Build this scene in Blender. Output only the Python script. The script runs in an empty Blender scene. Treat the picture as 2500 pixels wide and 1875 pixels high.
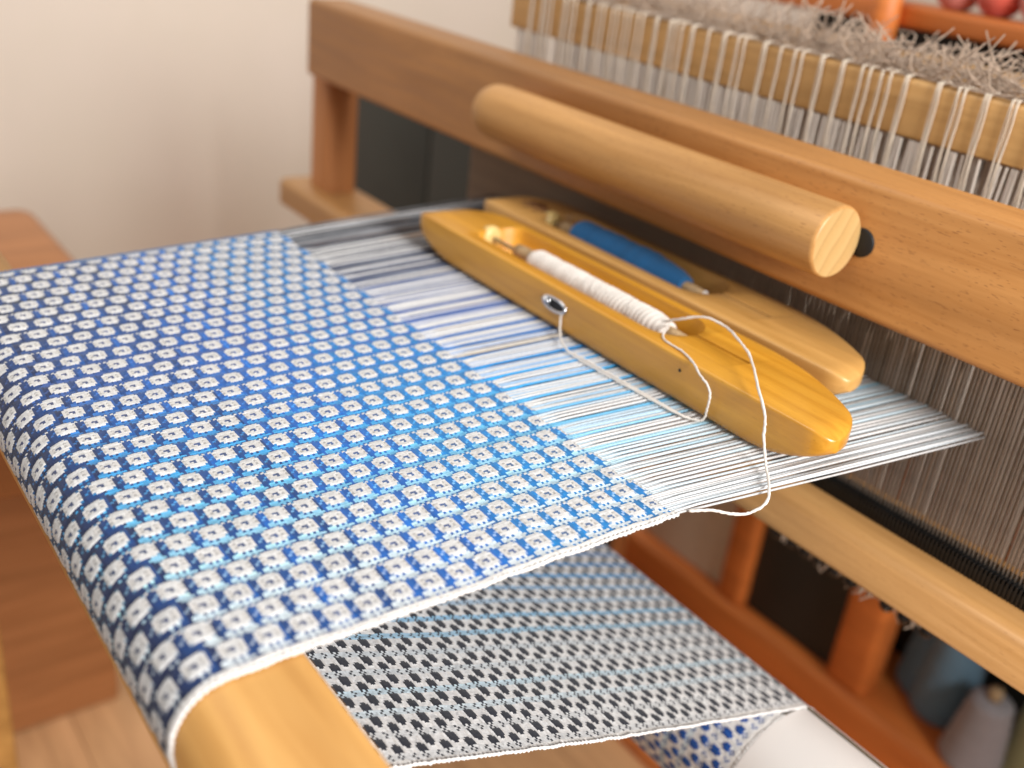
import bpy, bmesh, math, random
import numpy as np
from mathutils import Vector, Matrix

random.seed(7)
rng = np.random.default_rng(7)
S = 0.23                       # one layout unit is 23 cm
scene = bpy.context.scene
COL = scene.collection

# ------------------------------------------------------------------ camera
cam_d = bpy.data.cameras.new("camera")
cam = bpy.data.objects.new("camera", cam_d)
COL.objects.link(cam)
right = Vector((0.58953357, 0.8005608, 0.10748288))
down = Vector((0.40931106, -0.18136378, -0.8941877))
fwd = Vector((-0.69635812, 0.5711476, -0.43459843))
M4 = Matrix((right, -down, -fwd)).transposed().to_4x4()
M4.translation = Vector((0, 0, 1.0)) * S
cam.matrix_world = M4
cam_d.sensor_width = 36.0
cam_d.lens = 36.07
cam_d.clip_start = 0.01
cam_d.clip_end = 60.0
cam_d.dof.use_dof = True
cam_d.dof.focus_distance = 1.95 * S
cam_d.dof.aperture_fstop = 5.0
scene.camera = cam

# ------------------------------------------------------------------ world, lamps, exposure
world = bpy.data.worlds.new("World")
scene.world = world
world.use_nodes = True
bg = world.node_tree.nodes["Background"]
bg.inputs[0].default_value = (1.0, 0.96, 0.92, 1)
bg.inputs[1].default_value = 0.34


def area(name, loc, target, size, power, color):
    d = bpy.data.lights.new(name, "AREA")
    d.shape = "SQUARE"
    d.size = size * S
    d.energy = power
    d.color = color
    o = bpy.data.objects.new(name, d)
    COL.objects.link(o)
    o.location = Vector(loc) * S
    o.rotation_euler = (Vector(target) - Vector(loc)).to_track_quat("-Z", "Y").to_euler()
    return o


area("window_light", (7.0, 1.3, 4.0), (-1.6, 1.3, -0.3), 3.4, 76.0, (1.0, 0.985, 0.96))
area("rail_fill_light", (-3.2, -1.2, 5.8), (-2.6, 1.9, 0.0), 4.0, 8.0, (1.0, 0.97, 0.93))  # added unseen fill from the weaver's side, lifts the rail's front face
area("wall_fill_light", (-5.2, 3.0, 4.5), (-9.0, 3.6, 1.0), 3.0, 7.5, (1.0, 0.94, 0.86))  # added unseen fill turned to the wall to brighten it

scene.view_settings.view_transform = "Standard"
scene.view_settings.look = "None"
scene.view_settings.exposure = 0.05
scene.view_settings.gamma = 1.0
scene.cycles.use_denoising = True
scene.cycles.max_bounces = 8

# ------------------------------------------------------------------ materials


def new_mat(name):
    m = bpy.data.materials.new(name)
    m.use_nodes = True
    nt = m.node_tree
    return m, nt, nt.nodes["Principled BSDF"]


def N(nt, kind, **kw):
    n = nt.nodes.new(kind)
    for k, v in kw.items():
        setattr(n, k, v)
    return n


def mapping(nt, src, scale, rot=(0, 0, 0)):
    mp = N(nt, "ShaderNodeMapping")
    mp.inputs["Scale"].default_value = scale
    mp.inputs["Rotation"].default_value = rot
    nt.links.new(src, mp.inputs["Vector"])
    return mp.outputs[0]


def noise(nt, vec, scale, detail=3.0, rough=0.55, dist=0.0):
    n = N(nt, "ShaderNodeTexNoise")
    n.inputs["Scale"].default_value = scale
    n.inputs["Detail"].default_value = detail
    n.inputs["Roughness"].default_value = rough
    n.inputs["Distortion"].default_value = dist
    if vec is not None:
        nt.links.new(vec, n.inputs["Vector"])
    return n.outputs["Fac"]


def ramp(nt, fac, stops):
    r = N(nt, "ShaderNodeValToRGB")
    els = r.color_ramp.elements
    while len(els) < len(stops):
        els.new(0.5)
    for e, (p, c) in zip(els, stops):
        e.position = p
        e.color = (c[0], c[1], c[2], 1)
    nt.links.new(fac, r.inputs[0])
    return r.outputs[0]


def mix(nt, fac, a, b, mode="MIX"):
    m = N(nt, "ShaderNodeMix", data_type="RGBA", blend_type=mode)
    for sock, v in ((m.inputs[0], fac), (m.inputs[6], a), (m.inputs[7], b)):
        if isinstance(v, (int, float)):
            sock.default_value = v
        elif isinstance(v, tuple):
            sock.default_value = (v[0], v[1], v[2], 1)
        else:
            nt.links.new(v, sock)
    return m.outputs[2]


def bump(nt, p, height, strength, dist=0.001):
    b = N(nt, "ShaderNodeBump")
    b.inputs["Strength"].default_value = strength
    b.inputs["Distance"].default_value = dist
    nt.links.new(height, b.inputs["Height"])
    nt.links.new(b.outputs[0], p.inputs["Normal"])


def wood(name, c1, c2, fleck=None, axis=0, rough=0.42, fleck_amt=0.5, ring=1.0, seed=0.0, coat=0.0):
    """Beech-like timber: streaks along one axis, short dark ray flecks, broad tone drift."""
    m, nt, p = new_mat(name)
    tc = N(nt, "ShaderNodeTexCoord").outputs["Object"]
    off = N(nt, "ShaderNodeVectorMath", operation="ADD")
    off.inputs[1].default_value = (seed, seed * 0.7, seed * 1.3)
    nt.links.new(tc, off.inputs[0])
    tc = off.outputs[0]

    def sc(along, across):
        v = [across] * 3
        v[axis] = along
        return tuple(v)
    streak = noise(nt, mapping(nt, tc, sc(9, 240 * ring)), 1.0, 4.0, 0.6, 0.4)
    broad = noise(nt, mapping(nt, tc, sc(5, 42)), 1.0, 2.0, 0.5, 0.6)
    base = ramp(nt, streak, [(0.3, c1), (0.7, c2)])
    tone = ramp(nt, broad, [(0.3, (0.80, 0.76, 0.72)), (0.7, (1.08, 1.06, 1.05))])
    base = mix(nt, 1.0, base, tone, "MULTIPLY")
    fl = noise(nt, mapping(nt, tc, sc(210, 1500)), 1.0, 1.0, 0.4)
    flm = ramp(nt, fl, [(0.66, (0, 0, 0)), (0.73, (1, 1, 1))])
    mul = N(nt, "ShaderNodeMath", operation="MULTIPLY")
    mul.inputs[1].default_value = fleck_amt
    nt.links.new(flm, mul.inputs[0])
    fc = fleck or tuple(v * 0.35 for v in c1)
    base = mix(nt, mul.outputs[0], base, fc)
    nt.links.new(base, p.inputs["Base Color"])
    rr = ramp(nt, streak, [(0.2, (rough - 0.06,) * 3), (0.8, (rough + 0.1,) * 3)])
    nt.links.new(rr, p.inputs["Roughness"])
    p.inputs["Coat Weight"].default_value = coat
    p.inputs["Coat Roughness"].default_value = 0.25
    bump(nt, p, streak, 0.12, 0.0006)
    return m


def end_grain(name, c1, c2):
    m, nt, p = new_mat(name)
    tc = N(nt, "ShaderNodeTexCoord").outputs["Object"]
    w = N(nt, "ShaderNodeTexWave", wave_type="BANDS", bands_direction="Y", wave_profile="SAW")
    w.inputs["Scale"].default_value = 34.0
    w.inputs["Distortion"].default_value = 3.5
    w.inputs["Detail"].default_value = 2.0
    w.inputs["Detail Scale"].default_value = 0.6
    nt.links.new(mapping(nt, tc, (1, 1, 1), (0.45, 0, 0)), w.inputs["Vector"])
    speck = noise(nt, tc, 2600.0, 2.0)
    b = ramp(nt, w.outputs["Fac"], [(0.0, c1), (0.75, c2), (1.0, tuple(v * 0.8 for v in c1))])
    b = mix(nt, 0.25, b, ramp(nt, speck, [(0.35, tuple(v * 0.6 for v in c1)), (0.6, c2)]))
    nt.links.new(b, p.inputs["Base Color"])
    p.inputs["Roughness"].default_value = 0.5
    return m


def plain(name, c, rough=0.6, var=0.15, scale=30.0, metal=0.0, c2=None, sheen=0.0):
    m, nt, p = new_mat(name)
    tc = N(nt, "ShaderNodeTexCoord").outputs["Object"]
    n = noise(nt, tc, scale, 3.0)
    lo = tuple(v * (1 - var) for v in c)
    hi = c2 or tuple(min(1.0, v * (1 + var)) for v in c)
    nt.links.new(ramp(nt, n, [(0.3, lo), (0.7, hi)]), p.inputs["Base Color"])
    p.inputs["Roughness"].default_value = rough
    p.inputs["Metallic"].default_value = metal
    p.inputs["Sheen Weight"].default_value = sheen
    bump(nt, p, n, 0.05, 0.001)
    return m


def yarn_mat(name, c, var=0.2, twist=2600.0):
    m, nt, p = new_mat(name)
    tc = N(nt, "ShaderNodeTexCoord").outputs["Object"]
    n = noise(nt, tc, twist, 2.0)
    b = noise(nt, tc, 90.0, 2.0)
    col = ramp(nt, n, [(0.3, tuple(v * (1 - var) for v in c)), (0.7, c)])
    col = mix(nt, 0.35, col, ramp(nt, b, [(0.35, tuple(v * 0.78 for v in c)), (0.65, c)]))
    nt.links.new(col, p.inputs["Base Color"])
    p.inputs["Roughness"].default_value = 0.85
    p.inputs["Sheen Weight"].default_value = 0.25
    bump(nt, p, n, 0.3, 0.0003)
    return m


def web_mat():
    """Woven yarns: each cell of the weave carries the dye of the yarn on top."""
    m, nt, p = new_mat("woven_yarn")
    a = N(nt, "ShaderNodeAttribute", attribute_name="dye").outputs["Color"]
    tc = N(nt, "ShaderNodeTexCoord").outputs["Object"]
    n = noise(nt, tc, 2300.0, 2.0)
    f = ramp(nt, n, [(0.3, (0.84, 0.84, 0.84)), (0.7, (1.04, 1.04, 1.04))])
    nt.links.new(mix(nt, 1.0, a, f, "MULTIPLY"), p.inputs["Base Color"])
    p.inputs["Roughness"].default_value = 0.88
    p.inputs["Sheen Weight"].default_value = 0.2
    p.inputs["Specular IOR Level"].default_value = 0.2
    bump(nt, p, n, 0.25, 0.0003)
    return m


def warp_mat():
    m, nt, p = new_mat("warp_yarn")
    oi = N(nt, "ShaderNodeObjectInfo").outputs["Color"]
    tc = N(nt, "ShaderNodeTexCoord").outputs["Object"]
    blot = noise(nt, mapping(nt, tc, (160, 14, 20)), 1.0, 3.0, 0.6)
    tw = noise(nt, mapping(nt, tc, (1500, 900, 1500)), 1.0, 1.0)
    c = mix(nt, ramp(nt, blot, [(0.42, (0, 0, 0)), (0.75, (0.3, 0.3, 0.3))]), oi, (0.62, 0.64, 0.68))
    c = mix(nt, 1.0, c, ramp(nt, tw, [(0.3, (0.8, 0.8, 0.8)), (0.6, (1, 1, 1))]), "MULTIPLY")
    nt.links.new(c, p.inputs["Base Color"])
    p.inputs["Roughness"].default_value = 0.85
    p.inputs["Specular IOR Level"].default_value = 0.2
    return m


MAT = dict(
    rail=wood("beech_rail", (0.43, 0.190, 0.050), (0.53, 0.255, 0.077), (0.17, 0.055, 0.014), 0, 0.45, 0.55),
    race=wood("beech_race", (0.50, 0.26, 0.085), (0.62, 0.345, 0.13), (0.27, 0.11, 0.035), 0, 0.42, 0.3, seed=3.1),
    handle=wood("beech_handle", (0.50, 0.25, 0.075), (0.62, 0.335, 0.115), (0.24, 0.09, 0.022), 0, 0.4, 0.5, seed=1.7),
    bar=wood("beech_bar", (0.63, 0.365, 0.13), (0.73, 0.445, 0.175), None, 0, 0.5, 0.35, seed=5.2),
    breast=wood("beech_breast", (0.47, 0.235, 0.06), (0.58, 0.32, 0.095), (0.36, 0.16, 0.04), 0, 0.5, 0.25, ring=0.55, seed=8.4),
    shuttle_a=wood("yellow_maple", (0.57, 0.255, 0.020), (0.75, 0.38, 0.040), (0.36, 0.14, 0.012), 0, 0.34, 0.3, ring=0.7, seed=2.2, coat=0.35),
    shuttle_b=wood("pale_maple", (0.53, 0.285, 0.075), (0.70, 0.41, 0.135), (0.36, 0.17, 0.04), 0, 0.38, 0.3, ring=0.5, seed=4.9, coat=0.2),
    end=end_grain("handle_end_grain", (0.49, 0.30, 0.11), (0.56, 0.36, 0.15)),
    reddish_wood=wood("reddish_timber", (0.42, 0.165, 0.05), (0.52, 0.22, 0.072), None, 2, 0.5, 0.2, seed=6.1),  # reddish tone puts the beater sword's shade into the timber colour
    orange=wood("orange_timber", (0.60, 0.165, 0.03), (0.72, 0.23, 0.05), None, 0, 0.5, 0.15, seed=7.3),
    chest=wood("brown_timber", (0.36, 0.145, 0.05), (0.44, 0.19, 0.07), None, 1, 0.5, 0.2, seed=9.3),
    black=plain("black_baulk", (0.006, 0.007, 0.008), 0.45, 0.3, 60),
    blackhole=plain("black_plug", (0.006, 0.006, 0.007), 0.6, 0.2, 60),
    steel=plain("reed_steel", (0.40, 0.335, 0.275), 0.35, 0.15, 90, 0.55),
    chrome=plain("eyelet_steel", (0.72, 0.72, 0.74), 0.14, 0.06, 60, 1.0),
    spindle=plain("spindle_steel", (0.42, 0.36, 0.29), 0.35, 0.1, 60, 0.8),
    bead=plain("cream_bead", (0.72, 0.52, 0.20), 0.4, 0.08, 60),
    quill=plain("paper_quill", (0.40, 0.27, 0.14), 0.75, 0.22, 420),
    paper=plain("roller_paper", (0.74, 0.70, 0.67), 0.75, 0.03, 14),
    yarn_white=yarn_mat("white_weft", (0.80, 0.74, 0.68), 0.14),
    yarn_blue=yarn_mat("blue_weft", (0.006, 0.125, 0.33), 0.3),
    heddle=yarn_mat("heddle_cord", (0.84, 0.72, 0.58), 0.16, 1800),
    heddle_dim=yarn_mat("heddle_cord_grey", (0.86, 0.77, 0.68), 0.2, 1800),
    tail=yarn_mat("heddle_tail", (0.52, 0.385, 0.285), 0.25, 900),
    web=web_mat(),
    warp=warp_mat(),
    selvedge=yarn_mat("selvedge_white", (0.82, 0.80, 0.78), 0.1),
    dark=plain("dark_board", (0.017, 0.021, 0.018), 0.55, 0.25, 6),
    wall=plain("wall_plaster", (0.68, 0.605, 0.515), 0.9, 0.035, 3.0, c2=(0.695, 0.612, 0.54)),
    floor=wood("floor_board_wood", (0.62, 0.35, 0.17), (0.70, 0.42, 0.21), None, 0, 0.5, 0.2, seed=11.0),
    rug=plain("terracotta_rug", (0.52, 0.14, 0.03), 0.9, 0.25, 16, c2=(0.62, 0.2, 0.045)),
    cone_blue=yarn_mat("cone_blue", (0.12, 0.22, 0.30)), cone_grey=yarn_mat("cone_grey", (0.33, 0.31, 0.32)),
    cone_green=yarn_mat("cone_green", (0.30, 0.32, 0.16)), cone_pink=yarn_mat("cone_pink", (0.75, 0.25, 0.2)),
    cone_red=yarn_mat("cone_red", (0.68, 0.10, 0.06)), cone_cream=yarn_mat("cone_cream", (0.78, 0.66, 0.48)),
    stamp=plain("burnt_stamp", (0.16, 0.06, 0.02), 0.6, 0.2, 50),
)

# ------------------------------------------------------------------ object helpers (layout units in, metres out)
ORG = {}


def thing(name, label, cat, loc=(0, 0, 0), group=None, parent=None):
    o = bpy.data.objects.new(name, None)
    COL.objects.link(o)
    o.empty_display_size = 0.02
    o.location = Vector(loc) * S
    ORG[o.name] = Vector(loc)
    tag(o, label, cat, group)
    return o


def tag(o, label=None, cat=None, group=None, kind=None):
    for k, v in (("label", label), ("category", cat), ("group", group), ("kind", kind)):
        if v:
            o[k] = v
    return o


def finish(name, me, mats, parent=None, loc=None, smooth=True):
    """Link a mesh whose vertices are in layout units; vertices become relative to the object's own origin."""
    o = bpy.data.objects.new(name, me)
    COL.objects.link(o)
    if parent is not None:
        base = ORG[parent.name]
        own = Vector(loc) if loc is not None else base
        o.parent = parent
        o.location = (own - base) * S
    else:
        own = Vector(loc) if loc is not None else Vector((0, 0, 0))
        o.location = own * S
    ORG[o.name] = own
    me.transform(Matrix.Scale(S, 4) @ Matrix.Translation(-own))
    for m in (mats if isinstance(mats, (list, tuple)) else [mats]):
        me.materials.append(m)
    if smooth:
        me.polygons.foreach_set("use_smooth", [True] * len(me.polygons))
    me.update()
    return o


class MB:
    """Collects verts and faces of one mesh."""

    def __init__(self):
        self.v, self.f, self.m = [], [], []

    def add(self, vs, fs, mi=0):
        b = len(self.v)
        self.v += [tuple(x) for x in vs]
        self.f += [tuple(i + b for i in f) for f in fs]
        self.m += [mi] * len(fs)
        return self

    def box(self, a, b, mi=0):
        x0, y0, z0 = a
        x1, y1, z1 = b
        self.add([(x0, y0, z0), (x1, y0, z0), (x1, y1, z0), (x0, y1, z0), (x0, y0, z1), (x1, y0, z1), (x1, y1, z1), (x0, y1, z1)],
                 [(0, 3, 2, 1), (4, 5, 6, 7), (0, 1, 5, 4), (1, 2, 6, 5), (2, 3, 7, 6), (3, 0, 4, 7)], mi)
        return self

    def tube(self, pts, r, n=6, caps=True, mi=0):
        pts = [Vector(p) for p in pts]
        k = len(pts)
        rs = r if isinstance(r, (list, tuple)) else [r] * k
        b = len(self.v)
        t0 = (pts[1] - pts[0]).normalized()
        up = Vector((0, 0, 1)) if abs(t0.z) < 0.9 else Vector((1, 0, 0))
        u = t0.cross(up).normalized()
        for i, p in enumerate(pts):
            t = (pts[min(i + 1, k - 1)] - pts[max(i - 1, 0)]).normalized()
            u = (u - t * u.dot(t)).normalized()
            w = t.cross(u)
            for j in range(n):
                a = 2 * math.pi * j / n
                self.v.append(tuple(p + (u * math.cos(a) + w * math.sin(a)) * rs[i]))
        for i in range(k - 1):
            for j in range(n):
                a, c = b + i * n + j, b + i * n + (j + 1) % n
                self.f.append((a, c, c + n, a + n))
                self.m.append(mi)
        if caps:
            self.f.append(tuple(b + j for j in reversed(range(n))))
            self.f.append(tuple(b + (k - 1) * n + j for j in range(n)))
            self.m += [mi, mi]
        return self

    def mesh(self, name):
        me = bpy.data.meshes.new(name)
        me.from_pydata(self.v, [], self.f)
        me.polygons.foreach_set("material_index", self.m)
        me.update()
        return me

    def build(self, name, mats, parent=None, loc=None, smooth=True):
        return finish(name, self.mesh(name), mats, parent, loc, smooth)


def rbox(name, a, b, r, mat, parent=None, loc=None, seg=3):
    """Box with rounded edges."""
    bm = bmesh.new()
    bmesh.ops.create_cube(bm, size=1.0)
    for v in bm.verts:
        v.co = Vector(((a[i] + b[i]) / 2 + v.co[i] * (b[i] - a[i]) for i in range(3)))
    bmesh.ops.bevel(bm, geom=bm.edges[:], offset=r, segments=seg, profile=0.5, affect="EDGES", clamp_overlap=True)
    me = bpy.data.meshes.new(name)
    bm.to_mesh(me)
    bm.free()
    o = finish(name, me, mat, parent, loc, smooth=True)
    return o


def prism(name, prof, x0, x1, mat, parent=None, loc=None, smooth=True):
    """Extrude a closed y-z profile along x."""
    n = len(prof)
    m = MB()
    m.add([(x0, y, z) for y, z in prof] + [(x1, y, z) for y, z in prof],
          [(i, (i + 1) % n, (i + 1) % n + n, i + n) for i in range(n)] + [tuple(reversed(range(n))), tuple(range(n, 2 * n))])
    o = m.build(name, mat, parent, loc, smooth)
    if smooth:
        sharp_caps(o.data)
    return o


def sharp_caps(me):
    for p in me.polygons:
        if len(p.vertices) > 6:
            p.use_smooth = False


def round_rect(y0, y1, z0, z1, rs, n=6):
    """Rounded rectangle profile (y,z), radii for corners (y0z0, y1z0, y1z1, y0z1)."""
    out = []
    for (cy, cz, sy, sz, a0), r in zip(((y0, z0, 1, 1, 180), (y1, z0, -1, 1, 270), (y1, z1, -1, -1, 0), (y0, z1, 1, -1, 90)), rs):
        for i in range(n + 1):
            a = math.radians(a0 + 90 * i / n)
            out.append((cy + sy * r + r * math.cos(a), cz + sz * r + r * math.sin(a)))
    return out


def lathe_x(m, prof, yc, zc, n=24, mi=0, wob=None):
    """Profile of (x, radius) turned about an axis along x."""
    b = len(m.v)
    for x, r in prof:
        for j in range(n):
            a = 2 * math.pi * j / n
            m.v.append((x, yc + r * math.cos(a), zc + r * math.sin(a)))
    k = len(prof)
    for i in range(k - 1):
        for j in range(n):
            a, c = b + i * n + j, b + i * n + (j + 1) % n
            m.f.append((a, c, c + n, a + n))
            m.m.append(mi)
    m.f.append(tuple(b + j for j in reversed(range(n))))
    m.f.append(tuple(b + (k - 1) * n + j for j in range(n)))
    m.m += [mi, mi]


def smooth_path(pts, sub=8):
    P = [Vector(p) for p in pts]
    P = [P[0] * 2 - P[1]] + P + [P[-1] * 2 - P[-2]]
    out = []
    for i in range(1, len(P) - 2):
        for k in range(sub):
            t = k / sub
            a, b, c, d = P[i - 1], P[i], P[i + 1], P[i + 2]
            out.append(0.5 * ((2 * b) + (c - a) * t + (2 * a - 5 * b + 4 * c - d) * t * t + (3 * b - a - 3 * c + d) * t ** 3))
    out.append(P[-2])
    return out


# ------------------------------------------------------------------ the room
FZ = -3.35
fl = MB().box((-12, -6, FZ - 0.2), (3, 12, FZ - 0.03)).build("floor", MAT["chest"], smooth=False)
tag(fl, "light brown boarded wooden floor under the loom", kind="structure")
nb = 0
for iy in range(24):
    y0 = -4 + iy * 0.55
    bd = MB().box((-9.0, y0 + 0.002, FZ - 0.028), (1.5, y0 + 0.548, FZ + random.uniform(-0.003, 0.003)))
    bd.build("floor_board", MAT["floor"], fl, (-4, y0, FZ), smooth=False)
wl = MB().box((-9.3, -6, FZ), (-9.0, 12, 8)).build("wall", MAT["wall"], smooth=False)
tag(wl, "plain warm beige plaster wall", kind="structure")
wb = MB().box((-9.0, 11.7, FZ), (3, 12, 8)).build("back_wall", MAT["wall"], smooth=False)
tag(wb, "plain beige plaster wall far behind the loom", kind="structure")

# chest by the wall
t = thing("wooden_chest", "blurred brown wooden chest standing beyond the far edge of the blue cloth", "chest", (-5.4, 0.3, FZ))
rbox("body", (-5.7, -1.3, FZ), (-4.62, 1.22, -1.0), 0.03, MAT["chest"], t)
rbox("lid", (-5.8, -1.4, -1.0), (-4.56, 1.27, -0.82), 0.09, MAT["chest"], t)

# ------------------------------------------------------------------ loom frame
loom = thing("loom_frame", "pale beech loom frame whose front beam carries the woven cloth", "loom", (-1.7, 0.43, FZ))
bp = round_rect(0.338, 0.533, -0.185, -0.010, (0.03, 0.03, 0.012, 0.085), 8)
prism("breast_beam", bp, -3.72, 0.35, MAT["breast"], loom, (-1.7, 0.43, -0.1))
rbox("post", (-4.0, 0.30, FZ), (-3.72, 0.535, 0.12), 0.02, MAT["breast"], loom)
rbox("post", (0.35, 0.30, FZ), (0.60, 0.56, 0.02), 0.02, MAT["breast"], loom)
rbox("side_rail", (-3.98, 0.535, -1.35), (-3.76, 3.9, -1.05), 0.02, MAT["reddish_wood"], loom)
rbox("side_rail", (0.37, 0.56, -1.35), (0.58, 3.9, -1.05), 0.02, MAT["reddish_wood"], loom)
rbox("rear_post", (-4.0, 3.9, FZ), (-3.72, 4.15, 0.55), 0.02, MAT["reddish_wood"], loom)
rbox("rear_post", (0.35, 3.9, FZ), (0.60, 4.15, 0.55), 0.02, MAT["reddish_wood"], loom)
ob = prism("rear_beam", round_rect(3.9, 4.14, 0.655, 0.745, (0.02, 0.02, 0.03, 0.03)), -4.05, 0.8, MAT["orange"], loom, (-1.7, 4.0, 0.7))
m = MB()
lathe_x(m, [(-0.05, 0.001), (-0.048, 0.06), (0.1, 0.06), (0.25, 0.052), (0.27, 0.03), (0.272, 0.001)], 0, 0, 16)
m.v = [(-2.62 + y, 3.86 + z, 0.59 + x) for x, y, z in m.v]
m.build("peg", MAT["orange"], loom, (-2.62, 3.86, 0.6))
rbox("panel", (-3.2, 3.46, -1.25), (0.3, 3.5, 0.1), 0.005, MAT["dark"], loom)
rbox("panel", (-3.2, 4.16, 0.1), (0.3, 4.2, 0.70), 0.005, MAT["dark"], loom)

# yarn skeins lying on the rear beam
yk = [(-2.42, "cone_pink", "pink"), (-2.24, "cone_red", "bright red"), (-2.06, "cone_pink", "rose pink"), (-1.86, "cone_cream", "cream"), (-2.95, "cone_red", "dark red"), (-3.15, "cone_cream", "pale cream")]
yl = ["pink yarn ball just right of the orange peg", "bright red yarn ball between two pink ones", "rose pink yarn ball beside the cream one", "cream yarn ball at the picture's upper corner",
      "red yarn ball left of the orange peg", "pale cream yarn ball farthest left on the orange beam"]
for (x, mt, _), lb in zip(yk, yl):
    bm = bmesh.new()
    bmesh.ops.create_uvsphere(bm, u_segments=20, v_segments=12, radius=0.09)
    for v in bm.verts:
        a = math.atan2(v.co.y, v.co.z)
        v.co *= 1 + 0.04 * math.sin(9 * a + 14 * v.co.x)
        v.co = Vector((x + v.co.x * 1.05, 4.02 + v.co.y, 0.83 + v.co.z))
    me = bpy.data.meshes.new("yarn_ball")
    bm.to_mesh(me)
    bm.free()
    o = finish("yarn_ball", me, MAT[mt], None, (x, 4.02, 0.745))
    tag(o, lb, "yarn ball", "yarn balls on the rear beam")

# ------------------------------------------------------------------ cabinet behind the loom
cb = thing("cabinet", "orange wooden cabinet with a black panel and open shelf seen under the loom", "cabinet", (-2.4, 4.7, FZ))
rbox("back_panel", (-3.9, 5.0, FZ), (0.5, 5.05, -0.6), 0.004, MAT["dark"], cb)
rbox("plinth", (-3.95, 4.36, FZ), (0.5, 4.99, -2.78), 0.05, MAT["orange"], cb)
for x0, x1, mt in ((-3.16, -2.97, "orange"), (-2.32, -2.08, "orange"), (-0.6, -0.4, "orange")):
    rbox("upright", (x0, 4.4, -2.78), (x1, 4.6, -0.7), 0.04, MAT[mt], cb)
rbox("top_board", (-3.95, 4.36, -0.7), (0.5, 4.99, -0.58), 0.03, MAT["orange"], cb)
rbox("black_panel", (-2.97, 4.47, -2.77), (-2.32, 4.5, -0.71), 0.005, MAT["dark"], cb)
rbox("cream_panel", (-3.9, 4.47, -2.77), (-3.16, 4.5, -0.71), 0.005, MAT["cone_cream"], cb)
sc_ = thing("black_screen", "near black upright screen standing behind the beater's far end", "screen", (-4.7, 3.45, FZ))
for i in range(3):
    xx = -6.25 + i * 1.02
    rbox("leaf", (xx, 3.43, FZ), (xx + 1.0, 3.47, -0.16), 0.006, MAT["dark"], sc_)


def cone(x, y, z0, r, h, mt, label):
    t = thing("yarn_cone", label, "yarn cone", (x, y, z0), "yarn cones on the cabinet floor")
    m = MB()
    prof = [(0, r * 0.9), (0.03, r)] + [(0.03 + (h - 0.05) * i / 14, r * (1 - 0.35 * i / 14) * (1 + 0.025 * math.sin(i * 2.4))) for i in range(1, 15)] + [(h, r * 0.45)]
    lathe_x(m, prof, 0, 0, 18)
    m.v = [(x + yy, y + zz, z0 + xx) for xx, yy, zz in m.v]
    m.build("yarn", MAT[mt], t)
    m = MB()
    lathe_x(m, [(h, r * 0.22), (h + 0.06, r * 0.2)], 0, 0, 12)
    m.v = [(x + yy, y + zz, z0 + xx) for xx, yy, zz in m.v]
    m.build("core", MAT["quill"], t)


cone(-1.80, 4.75, -2.78, 0.17, 0.75, "cone_blue", "tall grey blue yarn cone next to the orange upright")
cone(-1.95, 4.85, -2.78, 0.17, 0.8, "cone_blue", "second grey blue yarn cone deeper in the shelf")
cone(-1.50, 4.55, -2.78, 0.16, 0.42, "cone_grey", "short pinkish grey yarn cone in front of the others")
cone(-1.25, 4.7, -2.78, 0.18, 0.8, "cone_green", "olive green yarn cone at the end of the row")
rg = MB().box((-6.5, 3.5, FZ + 0.004), (1.2, 4.33, FZ + 0.05)).build("rug", MAT["rug"], None, (-3, 4, FZ), smooth=False)
tag(rg, "terracotta red rug lying on the floor behind the loom", "rug")

# ------------------------------------------------------------------ beater
bt = thing("beater", "swinging beech beater with thick top rail and round handle", "beater", (-1.7, 2.15, FZ))
prism("top_rail", round_rect(2.05, 2.24, 0.18, 0.492, (0.022, 0.02, 0.025, 0.022)), -4.12, 0.5, MAT["rail"], bt, (-1.7, 2.15, 0.33))
hm = MB()
prof = [(-2.70, 0.001), (-2.695, 0.03), (-2.685, 0.055), (-2.665, 0.074), (-2.64, 0.083), (-2.60, 0.086)] + [(-2.6 + 1.28 * i / 8, 0.086) for i in range(1, 9)] + [(-1.313, 0.0845), (-1.308, 0.080)]
lathe_x(hm, prof, 1.965, 0.358, 48)
hm.m[-1] = 1
ho = hm.build("handle", [MAT["handle"], MAT["end"]], bt, (-1.3, 1.965, 0.358))
ho.data.polygons[len(ho.data.polygons) - 1].use_smooth = False
m = MB()
for sx in (-2.4, -1.55):
    lathe_x(m, [(0, 0.02), (0.06, 0.02)], 0, 0, 12)
    m.v[-24:] = [(sx + y, 2.0 + x, 0.358 + z) for x, y, z in m.v[-24:]]
m.build("handle_mount", MAT["blackhole"], bt, (-2, 2.03, 0.358))
m = MB()
lathe_x(m, [(-0.004, 0.034), (0.004, 0.034), (0.006, 0.030)], 0, 0, 24)
m.v = [(-1.302 + y, 2.05 - x, 0.352 + z) for x, y, z in m.v]
m.build("plug", MAT["blackhole"], bt, (-1.3, 2.05, 0.35))
prism("race_board", round_rect(2.035, 2.30, -0.458, -0.333, (0.02, 0.02, 0.01, 0.03)), -4.35, 0.5, MAT["race"], bt, (-1.7, 2.1, -0.4))
rbox("sword", (-4.24, 2.13, FZ + 0.1), (-4.07, 2.28, 0.179), 0.02, MAT["reddish_wood"], bt)
rbox("sword", (0.32, 2.10, FZ + 0.1), (0.5, 2.26, 0.179), 0.02, MAT["reddish_wood"], bt)
rbox("rocker", (-4.42, 2.06, FZ), (0.5, 2.3, FZ + 0.1), 0.02, MAT["reddish_wood"], bt)

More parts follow.
